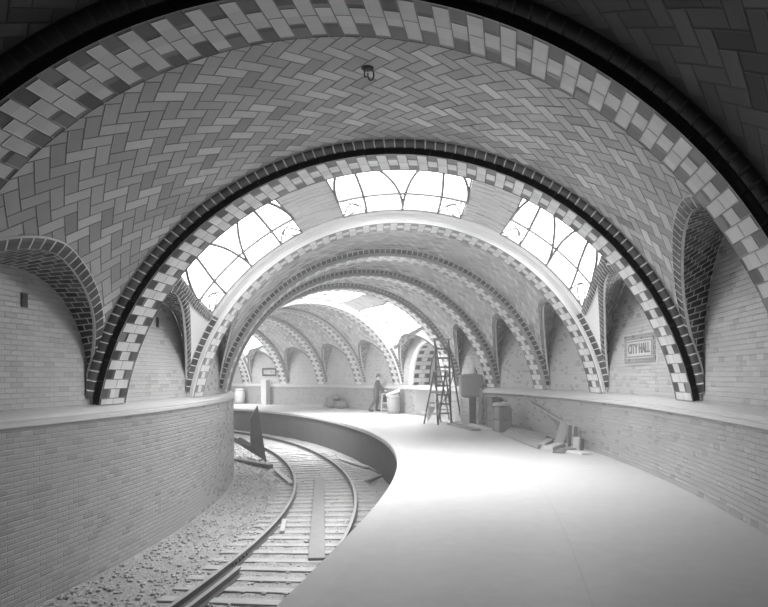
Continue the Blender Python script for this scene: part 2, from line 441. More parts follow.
def skylight(k, e, S0, S1):
    lo, hi = PH[e]; WINN[0] += 1
    def pt(a, b, h=0):   # a 0..1 across (phi), b 0..1 along the tunnel
        lo, hi = ends(e, S0+(S1-S0)*b)
        ph = math.radians(lo+(hi-lo)*a); off, z = sec(RV-h, ph); return P(bay_t(k, S0+(S1-S0)*b, off), off, z)
    where = {2: 'near', 6: 'stairway bay', 10: 'far'}[k]; pos = ['right-hand', 'middle', 'left-hand'][e]
    rows = [[pt(a, b, -.05) for b in frange(0, 1, 6)] for a in frange(-.01, 1.01, 16)]
    w = struct('window_%d' % WINN[0], '%s frosted skylight pane with arched tracery in the %s vault' % (pos, where), grid(rows), MT['glass%d' % k])
    # daylight coming down the light well above the pane
    ph = math.radians((lo+hi)/2); off, z = sec(RV+.3, ph); tm = bay_t(k, .45, off); pz = Vector(P(tm, off, z))
    la = bpy.data.lights.new('skylight_daylight', 'AREA'); la.shape = 'RECTANGLE'; la.size = bay_len(k, 0)*.8; la.size_y = RV*math.radians(hi-lo)*.92
    la.energy = SKYW[k]; la.spread = math.radians(SPREAD); lo_ = bpy.data.objects.new('skylight_daylight', la); C.objects.link(lo_)
    zz = Vector((math.cos(tm)*math.cos(ph), math.sin(tm)*math.cos(ph), math.sin(ph))); xx = Vector((-math.sin(tm), math.cos(tm), 0)); yy = zz.cross(xx)
    mm = Matrix((xx, yy, zz)).transposed().to_4x4(); mm.translation = pz; lo_.matrix_world = mm
    # curb round the opening
    prs = []
    for a, b, c, d in ((0, 0, 0, 1), (1, 0, 1, 1), (0, 1, 1, 1), (0, 0, 1, 0)):
        prs.append(grid([[pt(a+(c-a)*q, b+(d-b)*q, h) for h in (0, -.06)] for q in frange(0, 1, 16)]))
    struct('curb', None, merge(prs), MT['white'], w)
    arc = math.radians(hi-lo)*RV; ln = bay_len(k, 0)*(S1-S0)
    def bar(path, wd=.027):
        pts = [Vector(pt(a, b, .0)) for a, b in path]; cu = bpy.data.curves.new('tracery_bar', 'CURVE'); cu.dimensions = '3D'
        sp = cu.splines.new('POLY'); sp.points.add(len(pts)-1)
        for q, p in zip(sp.points, pts): q.co = (*p, 1)
        cu.bevel_depth = wd; cu.bevel_resolution = 1; cu.materials.append(MT['mull'])
        o = bpy.data.objects.new('tracery_bar', cu); C.objects.link(o); o.parent = w; solid(o)
    for a in (.2, .8): bar([(a, b) for b in frange(0, 1, 8)])
    bar([(a, .62) for a in frange(0, 1, 16)])
    bar([(a, .995) for a in frange(0, 1, 16)], .02); bar([(0.003, b) for b in (0, .5, 1)], .016); bar([(.997, b) for b in (0, .5, 1)], .016)
    for c, sg in ((.2, 1), (.8, -1)):
        bar([(c+sg*.3*math.sin(q), 1-math.cos(q)) for q in frange(0, PI/2, 14)])
        bar([(c-sg*.2*math.sin(q), .62*(1-math.cos(q)) + .0) for q in frange(0, PI/2, 10)])
    for c, sg in ((0, 1), (1, -1)):
        bar([(c+sg*.2*q, .995-.3*math.sin(q*PI)*.9) for q in frange(0, 1, 8)], .016)
        bar([(c+sg*(.04+.1*math.sin(q*PI)), .995-.33*q) for q in frange(0, 1, 8)], .016)
def arch_pts(sc, hw, z0, z1, n=24, nn=2.0):
    return [(sc+d, z) for d, z in (prof(hw, z0, z1, nn, i/n) for i in range(n+1))]
def portal_wall(k, top, wc):
    """the bay with the stairway: white moulded arch, checkered reveal, stairs behind"""
    L = bay_len(k, 4.47); off = WOFF+.012
    def Q(s, z, o=off): return P(bay_t(k, s, WOFF), o, z)
    # opening in bay fraction, fitted to the arch in the photo
    s0 = (PCEN-PHW); s1 = (PCEN+PHW); n = 32
    inner = [(PCEN+d, z) for d, z in (prof(PHW, 1.33, PTOP, 2.0, i/n) for i in range(n+1))]
    # wall face between the arch and a surrounding rectangle
    outer = []
    for i, (s, z) in enumerate(inner):
        a = PI*(1-i/n); c, q = math.cos(a), math.sin(a); r = 1/max(abs(c), abs(q)); outer.append((.5+.56*c*r, 1.33+2.7*q*r))
    rows = [[Q(*inner[i]), Q(*outer[i])] for i in range(n+1)]
    uvr = [[(inner[i][0]*L, inner[i][1]), (outer[i][0]*L, outer[i][1])] for i in range(n+1)]
    struct('lunette_wall', None, grid(rows, uvr), MT['lunette'], top)
    # reveal
    acc = [0]
    for a, b in zip(inner, inner[1:]): acc.append(acc[-1]+math.hypot((b[0]-a[0])*L, b[1]-a[1]))
    rows = [[Q(s, z), Q(s, z, off+.45), Q(s, z, off+.9)] for s, z in inner]
    uvr = [[(0, a*.75), (.5, a*.75), (1, a*.75)] for a in acc]
    struct('portal_inner_vault', None, grid([[Q(s, z, off+.9), Q(s, z, off+1.75)] for s, z in inner], [[(0, a), (.8, a)] for a in acc]), MT['lunette'], top, True)
    struct('portal_reveal', None, grid(rows, uvr), MT['quoin'], top, True)
    rows = []
    for s, z in inner:
        ds, dz = (s-PCEN), (z-1.33); f = .27
        s2 = PCEN+ds*(1+f/(PHW*L)); z2 = 1.33+dz*(1+f/(PTOP-1.33))
        rows.append([Q(s, z, off+.06), Q(s, z, off-.07), Q(PCEN+ds*1.04, 1.33+dz*1.04, off-.1), Q(PCEN+(s2-PCEN)*.97, 1.33+(z2-1.33)*.97, off-.1), Q(s2, z2, off-.04), Q(s2, z2, off+.02)])
    struct('portal_moulding', None, grid(rows), MT['white'], top, True)
    ta, tb = PT0, PT1
    prs = []
    for t in (ta, tb): prs.append(grid([[P(t, 4.25, z), P(t, 6.2, z)] for z in (-.02, 1.33)], [[(0, z), (2, z)] for z in (-.02, 1.33)]))
    struct('stair_cheek', None, merge(prs), MT['white'], top)
    rows = [[P(t, 6.0, z) for z in (-.1, 4.2)] for t in frange(ta-.05, tb+.05, 6)]
    struct('stair_back_wall', None, grid(rows, [[(t*40, z) for z in (-.1, 4.2)] for t in frange(ta-.05, tb+.05, 6)]), MT['lunette'], top)
    # coping returns level with the ledge at the bottom of the arch
    prs = []
    for a, b in ((.36, PT0), (PT1, .44)):
        prs.append(grid([[P(t, 4.4, 1.32), P(t, 6.1, 1.32)] for t in frange(a, b, 4)]))
    struct('stair_ledge', None, merge(prs), MT['white'], top)
    prs = []
    for i in range(6):
        o = 4.5+i*.27; z = .17*(i+1)
        prs.append(grid([[P(t, o, z-.17), P(t, o, z), P(t, o+.27, z)] for t in frange(ta, tb, 4)]))
    struct('steps', None, merge(prs), MT['nose'], top)
PCEN, PHW, PTOP = .485, .305, 3.2
for k in range(NB): bay(k)
# ends of the tunnel stretch
for nm, t, lab in (('wall_back', T0, 'dark end wall behind the camera'), ('wall_far', T1, 'end wall round the curve beyond sight')):
    struct(nm, lab, grid([[P(t, o, z) for z in (-1.4, 6)] for o in (-5, 5)]), MT['pitwall'])
# unseen dark vault from over the camera back to the end wall, absorbs bounce light
rows = []
for s in frange(T0, -.29, 8):
    r = []
    for ph in frange(math.radians(9), math.radians(171), 60):
        off, z = sec(RV, ph); tt = T0+(rf(0, off)-T0)*(s-T0)/(-.29-T0); r.append(P(tt, off, z))
    rows.append(r)
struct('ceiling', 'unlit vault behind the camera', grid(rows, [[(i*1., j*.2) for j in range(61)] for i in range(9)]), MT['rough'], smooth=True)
# ------------------------------------------------------------------ track bed
RAILZ, GZ = -1.1035, -1.235
OR, IR = -1.05, -2.55
mb = Mat('pale_ballast', .85, .2); b1 = mb.noise(24, 6, rough=.75); b2 = mb.noise(1.3, 4); b3 = mb.noise(60, 2)
mb.gray((b1.smooth(.3, .7)*.36+.2)*(b2*.5+.75)); mb.bump(b1+b3*.4, .03); MT['ballast'] = mb.m
from mathutils import noise as mnoise
rows = []
for t in frange(T0, T1, 420):
    rr = []
    for o in frange(-4.3, 0.05, 64):
        p = P(t, o, 0); h = mnoise.noise(Vector((p[0]*3, p[1]*3, 0)))*.02+mnoise.noise(Vector((p[0]*11, p[1]*11, 3)))*.012
        edge = max(0, (-3.3-o))*.1+max(0, o+.5)*.05
        rr.append((p[0], p[1], GZ-.012+h+edge))
    rows.append(rr)
g = grid(rows); o = mesh_obj('ballast', g[0], g[1], MT['ballast'], None, None, True)
tagit(o, 'pale crushed stone ballast filling the track bed', 'ballast', kind='stuff')
# loose stones
V, Fc = [], []
ico = bmesh.new(); bmesh.ops.create_icosphere(ico, subdivisions=1, radius=1); iv = [v.co.copy() for v in ico.verts]; ifc = [tuple(v.index for v in f.verts) for f in ico.faces]; ico.free()
for i in range(5200):
    t = -.30+1.0*random.random()**2.0; o = random.choice((random.uniform(-4.2, -2.7), random.uniform(-4.2, -.2)))
    s = random.choice((.012, .018, .025, .035))*random.uniform(.7, 1.3); x, y, _ = P(t, o, 0)
    edge = max(0, (-3.3-o))*.1; b = len(V); R = Matrix.Rotation(random.random()*6, 3, 'Z')
    for v in iv:
        w = R@Vector((v.x*s*random.uniform(.7, 1.4), v.y*s, v.z*s*.7)); V.append((x+w.x, y+w.y, GZ+edge+.004+w.z))
    Fc += [tuple(a+b for a in f) for f in ifc]
MT['stone'] = m_plain('loose_stone', .42, .85, .4, 9)
tagit(mesh_obj('loose_stones', V, Fc, MT['stone']), 'loose stones scattered over the track bed', 'stones', kind='stuff')
# sleepers
ms = Mat('dusty_timber', .8, .2); w1 = ms.noise(7, 6, rough=.7)
ms.gray(w1*.3+.26); ms.bump(w1, .015); MT['sleeper'] = ms.m
def box_data(lx, ly, lz, cx=0, cy=0, cz=0):
    V = [(cx+sx*lx/2, cy+sy*ly/2, cz+sz*lz/2) for sx in (-1, 1) for sy in (-1, 1) for sz in (-1, 1)]
    Fs = [(0, 1, 3, 2), (4, 6, 7, 5), (0, 4, 5, 1), (2, 3, 7, 6), (0, 2, 6, 4), (1, 5, 7, 3)]
    return V, Fs, None
def box(name, l, mat, parent=None, c=(0, 0, 0), bevel=.006):
    d = box_data(*l, *c); return mesh_obj(name, d[0], d[1], mat, parent, None, False, bevel)
def at(o, loc, rz=0, rx=0, ry=0): o.location = loc; o.rotation_euler = (rx, ry, rz); return o
sl = None; t = -.23; i = 0
while t < .95:
    if sl is None: o = sl = box('railway_sleeper', (2.45, .2, .15), MT['sleeper'], bevel=.012)
    else: o = sl.copy(); C.objects.link(o)
    jo = random.uniform(-.07, .07); p = P(t, -1.8+jo, 0)
    at(o, (p[0], p[1], GZ-.064+random.uniform(-.008, .008)), t+random.uniform(-.01, .01))
    tagit(o, 'dusty timber sleeper half buried in ballast under the rails', 'sleeper', 'sleepers under the curved track')
    t += .48/33.46; i += 1
def rail(name, off, t0, t1, label, h=.13, cat='rail'):
    pr = [(-.06, -h), (-.06, -h+.012), (-.01, -h+.03), (-.009, -.035), (-.033, -.028), (-.033, -.004), (-.026, 0), (.026, 0), (.033, -.004), (.033, -.028), (.009, -.035), (.01, -h+.03), (.06, -h+.012), (.06, -h)]
    g = sweep([(off+a, RAILZ+z) for a, z in pr], t0, t1, 200); o = mesh_obj(name, g[0], g[1], MT['railside'])
    o.data.materials.append(MT['steel'])
    n = len(pr)-1
    for p in o.data.polygons:
        if (p.index % n) in (5, 6, 7): p.material_index = 1
    return tagit(o, label, cat)
r_out = rail('steel_rail', OR, T0, T1, 'outer steel running rail, nearer the platform edge')
r_in = rail('steel_rail', IR, T0, T1, 'inner steel running rail, nearer the left wall')
x, y, _ = G(254, 566, RAILZ); te, oe = TO(x, y)
rail('guard_rail', IR+.23, T0, te-.001, 'short dark guard rail beside the inner rail at the bottom left')
x, y, _ = G(243, 554, RAILZ); tj, oj = TO(x, y)
for q in (-1, 1):
    g = sweep([(IR+q*.012, RAILZ-.1), (IR+q*.032, RAILZ-.095), (IR+q*.03, RAILZ-.04), (IR+q*.012, RAILZ-.036)], tj-.011, tj+.011, 6)
    fp = mesh_obj('joint_bar', g[0], g[1], MT['railside'], r_in)
    for a in (-.25, -.08, .08, .25):
        p = P(tj+a/33, IR+q*.035, RAILZ-.068); bz = mesh_obj('bolt', *box_data(.03, .035, .035)[:2], MT['black'], fp); bz.location = p; bz.rotation_euler = (0, 0, tj)
# ------------------------------------------------------------------ camera, light, colour
cam = bpy.data.cameras.new('camera'); co = bpy.data.objects.new('camera', cam); C.objects.link(co)
cam.sensor_width = 36; cam.lens = F/768*36; cam.shift_y = (HOR-303.5)/768; cam.clip_start = .05; cam.clip_end = 300
co.matrix_world = Matrix.Translation((0, 0, EYE)) @ Matrix.Rotation(PI/2, 4, 'X') @ Matrix.Rotation(ROLL, 4, 'Z')
bpy.context.scene.camera = co
w = bpy.data.worlds.new('world'); bpy.context.scene.world = w; w.use_nodes = True
w.node_tree.nodes['Background'].inputs[0].default_value = (1, 1, 1, 1); w.node_tree.nodes['Background'].inputs[1].default_value = .3
wv = w.node_tree.nodes.new('ShaderNodeVolumeScatter'); wv.inputs['Density'].default_value = .009; wv.inputs['Anisotropy'].default_value = .2
w.node_tree.links.new(wv.outputs[0], w.node_tree.nodes['World Output'].inputs['Volume'])
sc = bpy.context.scene
sc.view_settings.view_transform = 'Standard'; sc.view_settings.look = 'None'; sc.view_settings.gamma = 1; sc.view_settings.exposure = 0.43
sc.cycles.max_bounces = 8; sc.cycles.diffuse_bounces = 6; sc.cycles.sample_clamp_indirect = 8
sc.cycles.use_denoising = True
#PROPS
# ------------------------------------------------------------------ name tablets, vents, ceiling hook
MT['tabpale'] = m_plain('pale_tablet_mosaic', .6, .4, .06, 30)
MT['letter'] = m_plain('grey_letter_tesserae', .2, .4, .1, 30)
def tablet(x0, x1, y0, y1, label, dark, gap):
    """flat mosaic tablet set into the lunette wall between two photo columns"""
    def hit(x):   # where the sight line of photo column x meets the lunette wall
        best = None
        for t in frange(-.1, .9, 4000):
            p = P(t, WOFF-.005, 0); px = 384+F*p[0]/p[1] if p[1] > 1 else 1e9
            e = abs(px-x)
            if best is None or e < best[0]: best = (e, t, p)
        return best[1], best[2]
    ta, pa = hit(x1); tb, pb = hit(x0)
    mid = P((ta+tb)/2, WOFF-.005, 0); tm = (ta+tb)/2; W = abs(tb-ta)*(RM+WOFF)
    _, _, zt = ray_z((x0+x1)/2, y0, mid[1]); _, _, zb = ray_z((x0+x1)/2, y1, mid[1]); H = zt-zb
    e = bpy.data.objects.new('station_name_tablet', None); C.objects.link(e)
    at(e, (mid[0], mid[1], (zt+zb)/2), tm-PI/2+PI); tagit(e, label, 'sign')   # local x along the wall, local y into the wall
    e.rotation_euler = (0, 0, tm-PI/2)
    # local frame: +y points outward (into the wall), -y to the room, +x to the reader's right
    def panel(nm, w, h, d, mat, uvd=True):
        V, Fs, _ = box_data(w, d, h, 0, -d/2, 0); o = mesh_obj(nm, V, Fs, mat, e, [(v[0]+5, v[2]+5) for v in V]); return o
    panel('outer_border', W, H, .02, MT['tabpale']); panel('tile_frame', W*.95, H*.92, .026, dark)
    panel('inner_border', W*gap, H*(gap-.2), .032, MT['tabpale']); 
    ln = []
    for a, b, w, h in ((0, H*.245, W*.76, .02), (0, -H*.245, W*.76, .02), (W*.375, 0, .02, H*.5), (-W*.375, 0, .02, H*.5)):
        V, Fs, _ = box_data(w, .004, h, a, -.035, b); ln.append((V, Fs, None))
    g = merge(ln); mesh_obj('border_line', g[0], g[1], MT['letter'], e)
    tc = bpy.data.curves.new('lettering', 'FONT'); tc.body = 'CITY HALL'; tc.align_x = 'CENTER'; tc.align_y = 'CENTER'; tc.extrude = .004
    tc.size = H*.44; tc.materials.append(MT['letter']); tc.space_character = 1.05; tc.offset = .004
    to = bpy.data.objects.new('lettering', tc); C.objects.link(to); to.parent = e; to.location = (0, -.037, 0); to.rotation_euler = (PI/2, 0, 0)
    to.scale = (min(1.4, W*.68/(H*.44*5.2)), 1, 1); solid(to)
    return e
tablet(625.5, 656.5, 333.0, 364.5, 'mosaic CITY HALL name tablet in the big lunette right of the near skylights', m_brick('mid_tablet_mosaic', .24, .09, .09, .5, 3.42, .06), .8)
tablet(262, 277.5, 367.5, 376.5, 'small far CITY HALL name tablet above the boxed white post', m_brick('dark_tablet_mosaic', .05, .09, .09, .5, 3.1, .04), .72)
def vent(t, side, z, w, h, label):
    e = box('wall_vent', (w, .02, h), MT['black'], None, bevel=.003); p = P(t, side*(WOFF+.005), z)
    at(e, p, t-PI/2); tagit(e, label, 'vent')
    f = merge([box_data(w*1.25, .012, h*.12, 0, 0, sg*h*.55) for sg in (-1, 1)]+[box_data(w*.12, .012, h*1.1, sg*w*.56, 0, 0) for sg in (-1, 1)])
    mesh_obj('vent_rim', f[0], f[1], MT['railside'], e)
vent(-.1485, -1, 2.72, .09, .15, 'small dark vent in the nearest left lunette wall')
vent(-.0335, -1, 2.73, .09, .15, 'small dark vent in the left lunette wall beneath the near skylights')
def tube(name, pts, r, mat, parent=None, cyc=False):
    cu = bpy.data.curves.new(name, 'CURVE'); cu.dimensions = '3D'; sp = cu.splines.new('POLY'); sp.points.add(len(pts)-1)
    for q, p in zip(sp.points, pts): q.co = (*p, 1)
    sp.use_cyclic_u = cyc; cu.bevel_depth = r; cu.bevel_resolution = 3; cu.use_fill_caps = True; cu.materials.append(mat)
    o = bpy.data.objects.new(name, cu); C.objects.link(o); o.parent = parent; return solid(o)
def lathe(name, prof_, mat, parent=None, n=28, smooth=True):
    rows = [[(r*math.cos(a), r*math.sin(a), z) for a in frange(0, 2*PI, n)] for r, z in prof_]
    g = grid(rows); o = mesh_obj(name, g[0], [tuple(reversed(f)) for f in g[1]], mat, parent, None, smooth); return o
hx, hy, hz = ray_z(367.5, 66.5, 7.17)
hk = bpy.data.objects.new('ceiling_hook', None); C.objects.link(hk); hk.location = (hx, hy, hz-.005); hk.scale = (.6, .6, .6); tagit(hk, 'black iron outlet box with hanging loops on the near vault', 'hook')
lathe('mounting_plate', [(0, .03), (.125, .03), (.13, -.01), (.10, -.045), (.05, -.06), (0, -.06)], MT['black'], hk)
tube('loop', [(.06+.055*math.sin(a), .0, -.05-.10*(1-math.cos(a))) for a in frange(-.4, PI*1.6, 20)], .013, MT['black'], hk)
tube('hook_pin', [(-.055, 0, -.04), (-.06, 0, -.17), (-.045, 0, -.2), (-.03, 0, -.18)], .012, MT['black'], hk)
# ------------------------------------------------------------------ timber helpers
def wood(name, g, var=.22):
    m = Mat(name, .7, .25); n = m.noise(3.5, 6, rough=.7); m.gray(n*(2*var*g)+g*(1-var)); m.bump(n, .004); return m.m
MT['wpale'] = wood('pale_pine', .46); MT['wgrey'] = wood('grey_weathered_board', .27); MT['wdark'] = wood('dark_creosoted_timber', .14); MT['wplank'] = wood('light_grey_plank', .33); MT['wmid'] = wood('brown_board', .19)
MT['canvas'] = m_plain('dusty_canvas', .4, .9, .25, 6, .01); MT['plaster'] = m_plain('white_painted_board', .62, .6, .06)
MT['sack'] = m_plain('grey_burlap', .2, .95, .3, 12, .01)
def slab(name, c4, th, mat, parent=None, bevel=.004, direction=None):
    """a board from its four face corners and a thickness"""
    a = [Vector(c) for c in c4]; n = (a[1]-a[0]).cross(a[3]-a[0]).normalized() if direction is None else Vector(direction).normalized()
    V = a+[p+n*th for p in a]; o = sum(V, Vector())/8
    Fs = [(0, 3, 2, 1), (4, 5, 6, 7), (0, 1, 5, 4), (1, 2, 6, 5), (2, 3, 7, 6), (3, 0, 4, 7)]
    ob = mesh_obj(name, [v-o for v in V], Fs, mat, parent, None, False, bevel); ob.location = o
    bm = bmesh.new(); bm.from_mesh(ob.data); bmesh.ops.recalc_face_normals(bm, faces=bm.faces); bm.to_mesh(ob.data); bm.free()
    return ob
def beam(name, p, q, w, th, mat, parent=None, up=(0, 0, 1), bevel=.004):
    p, q = Vector(p), Vector(q); d = (q-p).normalized(); u = Vector(up); s_ = d.cross(u)
    if s_.length < .01: s_ = d.cross(Vector((1, 0, 0)))
    s_.normalize(); n = s_.cross(d).normalized(); o = (p+q)/2
    V = [b+s_*a*w/2+n*c*th/2-o for b in (p, q) for a in (-1, 1) for c in (-1, 1)]
    Fs = [(0, 1, 3, 2), (4, 6, 7, 5), (0, 4, 5, 1), (2, 3, 7, 6), (0, 2, 6, 4), (1, 5, 7, 3)]
    ob = mesh_obj(name, V, Fs, mat, parent, None, False, bevel); ob.location = o if parent is None else o
    bm = bmesh.new(); bm.from_mesh(ob.data); bmesh.ops.recalc_face_normals(bm, faces=bm.faces); bm.to_mesh(ob.data); bm.free()
    return ob
def root(name, label, cat, group=None, loc=(0, 0, 0)):
    e = bpy.data.objects.new(name, None); C.objects.link(e); e.location = loc; return tagit(e, label, cat, group)
def loc_of(e, p): return (p[0]-e.location[0], p[1]-e.location[1], p[2]-e.location[2])
# ------------------------------------------------------------------ timbers against the left wall end
def U(x, y, Y): return Vector(ray_z(x, y, Y))
GG = GZ+.015
b0 = Vector(G(263.5, 461, GG)); Yt = b0.y
o = slab('timber', [U(250.5, 446, Yt+.35), U(266, 462.5, Yt), U(257, 405.5, Yt+.75), U(249.5, 418.5, Yt+.75)], .16, MT['wdark'], direction=(.35, -.9, 0))
tagit(o, 'dark heavy timber standing on end by the left wall end', 'timber', 'dark timbers at the end of the left wall')
o = slab('timber', [U(233, 441, Yt+1.0), U(263, 459.5, Yt+.3), U(259.5, 449, Yt+.45), U(240, 437, Yt+1.0)], .18, MT['wdark'], direction=(.2, 1, -.15))
tagit(o, 'dark timber sloping down against the foot of the upright one', 'timber', 'dark timbers at the end of the left wall')
o = beam('timber', Vector(G(235, 460.5, GG+.06)), Vector(G(270.5, 466.5, GG+.06)), .2, .13, MT['wdark'])
tagit(o, 'dark timber lying flat on the ballast below the other two', 'timber', 'dark timbers at the end of the left wall')
o = beam('short_board', Vector(G(276, 470, GG+.04)), Vector(G(291, 483, GG+.04)), .14, .05, MT['wpale']); tagit(o, 'short pale board on the ballast beside the inner rail', 'board')
# planks in the track
SZ = GZ+.03
a, b = G(316.5, 559, SZ), G(319.5, 478, SZ)
o = beam('long_plank', a, b, .27, .04, MT['wgrey']); tagit(o, 'long grey plank laid between the two rails', 'plank')
o = beam('short_stick', G(282, 532, SZ), G(284.5, 520, SZ), .09, .05, MT['wpale']); tagit(o, 'short pale stick beside the long plank between the rails', 'stick')
for p, q, w_, m_, l_ in (((341, 459), (367, 467), .16, 'wpale', 'pale board lying along the foot of the platform wall'),
                     ((370, 467.5), (382, 472.5), .12, 'wgrey', 'thin board near the right end of the pit debris'),
                     ((367, 481), (380, 475), .16, 'wgrey', 'grey board slanting towards the platform wall below the nosing')):
    o = beam('scrap_board', G(*p, GG+.03), G(*q, GG+.05), w_, .05, MT[m_]); tagit(o, l_, 'board', 'scrap boards beside the outer rail')
o = beam('scrap_board', G(369, 480.5, GG+.1), G(380, 476, GG+.16), .1, .05, MT['wdark']); tagit(o, 'dark scrap board topmost on the slanting grey board', 'board', 'scrap boards beside the outer rail')
o = beam('flat_block', G(320, 441.5, GG+.06), G(333, 443, GG+.06), .35, .12, MT['wmid']); tagit(o, 'dark flat block in the ballast behind the outer rail', 'block')
# ------------------------------------------------------------------ stepladders
def WF(x, clear):
    """floor point seen in photo column x, a given distance clear of the right wainscot"""
    best = None
    for t in frange(-.15, .95, 6000):
        p = P(t, 4.28-clear, 0); e_ = abs(384+F*p[0]/p[1]-x)
        if best is None or e_ < best[0]: best = (e_, p, t)
    return best[1]
def ladder(label, fr, tp, rr, nst, w=.11, top=True, mat='wmid'):
    """fr/rr: two front/rear feet on the floor, tp: two top points"""
    e = root('stepladder', label, 'ladder', loc=tuple((Vector(fr[0])+Vector(fr[1]))/2))
    L = lambda p: loc_of(e, p)
    for i in (0, 1):
        beam('side_rail', L(fr[i]), L(tp[i]), w, .06, MT[mat], e, up=(1, 0, 0)); beam('rear_leg', L(rr[i]), L(Vector(tp[i])+Vector((0, .05, -.03))), w*.8, .05, MT[mat], e, up=(1, 0, 0))
    A, B, T, S = map(Vector, (fr[0], fr[1], tp[0], tp[1]))
    for i in range(1, nst+1):
        q = i/(nst+1); beam('step', L(A.lerp(T, q)), L(B.lerp(S, q)), .14, .05, MT['wgrey'], e, up=(0, .2, 1))
    for q in (.25, .6):
        a_, b_ = Vector(rr[0]).lerp(T, q), Vector(rr[1]).lerp(S, q); beam('cross_bar', L(a_), L(b_), .06, .025, MT[mat], e)
    beam('cross_brace', L(Vector(rr[0]).lerp(T, .25)), L(Vector(rr[1]).lerp(S, .6)), .05, .02, MT[mat], e)
    if top:
        d = (S-T).normalized()*.08; beam('top_board', L(T-d+Vector((0, 0, .02))), L(S+d+Vector((0, 0, .02))), .3, .06, MT['wpale'], e)
    return e
Yf = G(431, 424)[1]
fr = [G(424, 423.8), G(438, 425)]; tp = [U(434, 371.5, Yf+.4), U(445.5, 371.5, Yf+.4)]; rr = [(U(441, 424, Yf+.75).x, Yf+.75, 0), (U(452, 424, Yf+.7).x, Yf+.7, 0)]
ladder('shorter stepladder with a pale top board, standing in front of the taller one', fr, tp, rr, 4)
Y2 = G(443, 422.6)[1]
fr = [(U(437.5, 420, Y2).x, Y2, 0), (U(451, 420, Y2).x, Y2-.05, 0)]; tp = [U(434.8, 340, Y2+.3), U(448.5, 340, Y2+.3)]
p = WF(449, .25); p2 = WF(461, .25); rr = [(p[0], p[1], 0), (p2[0], p2[1], 0)]
ladder('tall stepladder reaching the lunette beside the stairway portal', fr, tp, rr, 8, w=.13)
o = slab('wooden_sheet', [G(427, 422.9), G(437, 423.5), U(436, 406.5, G(431, 423)[1]+.2), U(428.5, 406.5, G(431, 423)[1]+.2)], .02, MT['plaster'], direction=(0, 1, .1)); tagit(o, 'pale wooden sheet propped between the feet of the shorter stepladder', 'board')
# ------------------------------------------------------------------ crates
def WT(x, clear): return TO(*WF(x, clear)[:2])[0]
def crate(label, foot, rz, l, w, h, slats=5, mats=('wpale', 'wgrey'), group=None, name='packing_crate', lid=True, z=0):
    e = root(name, label, 'crate', group, (foot[0], foot[1], z)); e.rotation_euler = (0, 0, rz)
    bt = .018
    for nm, m_, a in (('front_panel', 0, 0), ('side_panel', 1, 1), ('back_panel', 0, 2), ('side_panel', 1, 3)):
        prs = []
        hh = h/slats; W_ = (l if a % 2 == 0 else w)
        for i in range(slats): prs.append(box_data(W_, bt, hh*.93, 0, 0, hh*(i+.5)))
        for sg in (-1, 1): prs.append(box_data(.06, .02, h*.98, sg*(W_/2-.03), -.018, h/2))
        g = merge(prs); o = mesh_obj(nm, g[0], g[1], MT[mats[m_]], e)
        d = (w if a % 2 == 0 else l)/2; ang = a*PI/2; o.rotation_euler = (0, 0, ang); o.location = (math.sin(ang)*d, -math.cos(ang)*d, 0)
    if lid: box('lid', (l+.02, w+.02, .025), MT[mats[0]], e, (0, 0, h))
    box('bottom', (l, w, .02), MT[mats[1]], e, (0, 0, .011))
    return e
Z1 = 27.7
c1 = G(468.8, 424.9)
crate('tall pale packing crate under the tarpaulined bundle', (c1[0]+.02, c1[1]+.32), math.radians(-42), .36, .38, .93, 6, ('plaster', 'wplank'))
# tarpaulin covered bundle on the crate
def blobbox(name, l, w, h, mat, parent=None, n=3.2, sag=.02, seg=28):
    rows = []
    for i in range(seg+1):
        v_ = -PI/2+PI*i/seg; rr = []
        for j in range(seg*2+1):
            u_ = 2*PI*j/(seg*2); f = lambda c: math.copysign(abs(c)**(2/n), c)
            x_, y_, z_ = f(math.cos(v_))*f(math.cos(u_)), f(math.cos(v_))*f(math.sin(u_)), f(math.sin(v_))
            k_ = 1+sag*mnoise.noise(Vector((x_*2.3, y_*2.3, z_*2.3+l)))*3
            rr.append((x_*l/2*k_, y_*w/2*k_, (z_+1)*h/2*(k_ if z_ > -.5 else 1)))
        rows.append(rr)
    g = grid(rows); return mesh_obj(name, g[0], g[1], mat, parent, None, True)
o = blobbox('tarpaulin_bundle', .86, .5, .84, MT['canvas'], n=4, sag=.025); at(o, (c1[0]+.14, c1[1]+.34, .945), -.1); tagit(o, 'grey tarpaulin-covered bundle on top of the tall crate', 'bundle')
for dx, sgn, hh in ((.12, 1, .27), (.2, -1, .2)):
    tube('bundle_tie', [(dx, 0, .8), (dx+.02*sgn, 0, .8+hh)], .022, MT['wgrey'], o)
o = slab('leaning_board', [G(478.5, 424), G(482.5, 424.6), U(491, 391, c1[1]+.3), U(486, 388, c1[1]+.3)], .03, MT['wpale'], direction=(.2, 1, 0)); tagit(o, 'long pale board leaning right of the tall crate', 'board', 'boards leaning beside the crate')
o = slab('leaning_board', [U(476.5, 404, c1[1]-.06), U(481.5, 405.5, c1[1]-.06), U(485.5, 388, c1[1]-.02), U(480, 388, c1[1]-.02)], .025, MT['plaster'], direction=(0, 1, 0))
o2 = [G(476.5, 423.5), G(481, 424.3), U(485.5, 388, c1[1]-.02), U(480, 388, c1[1]-.02)]
bpy.data.objects.remove(o); o = slab('leaning_board', o2, .025, MT['plaster'], direction=(0, 1, .05)); tagit(o, 'whitish board leaning on the front of the tall crate', 'board', 'boards leaning beside the crate')
o = slab('leaning_board', [G(485.5, 425), G(489, 425.3), U(497, 400, c1[1]+.25), U(493.5, 399, c1[1]+.25)], .03, MT['wgrey'], direction=(.2, 1, 0)); tagit(o, 'short grey board leaning left of the low crate', 'board', 'boards leaning beside the crate')
c2 = WF(501.5, .5)
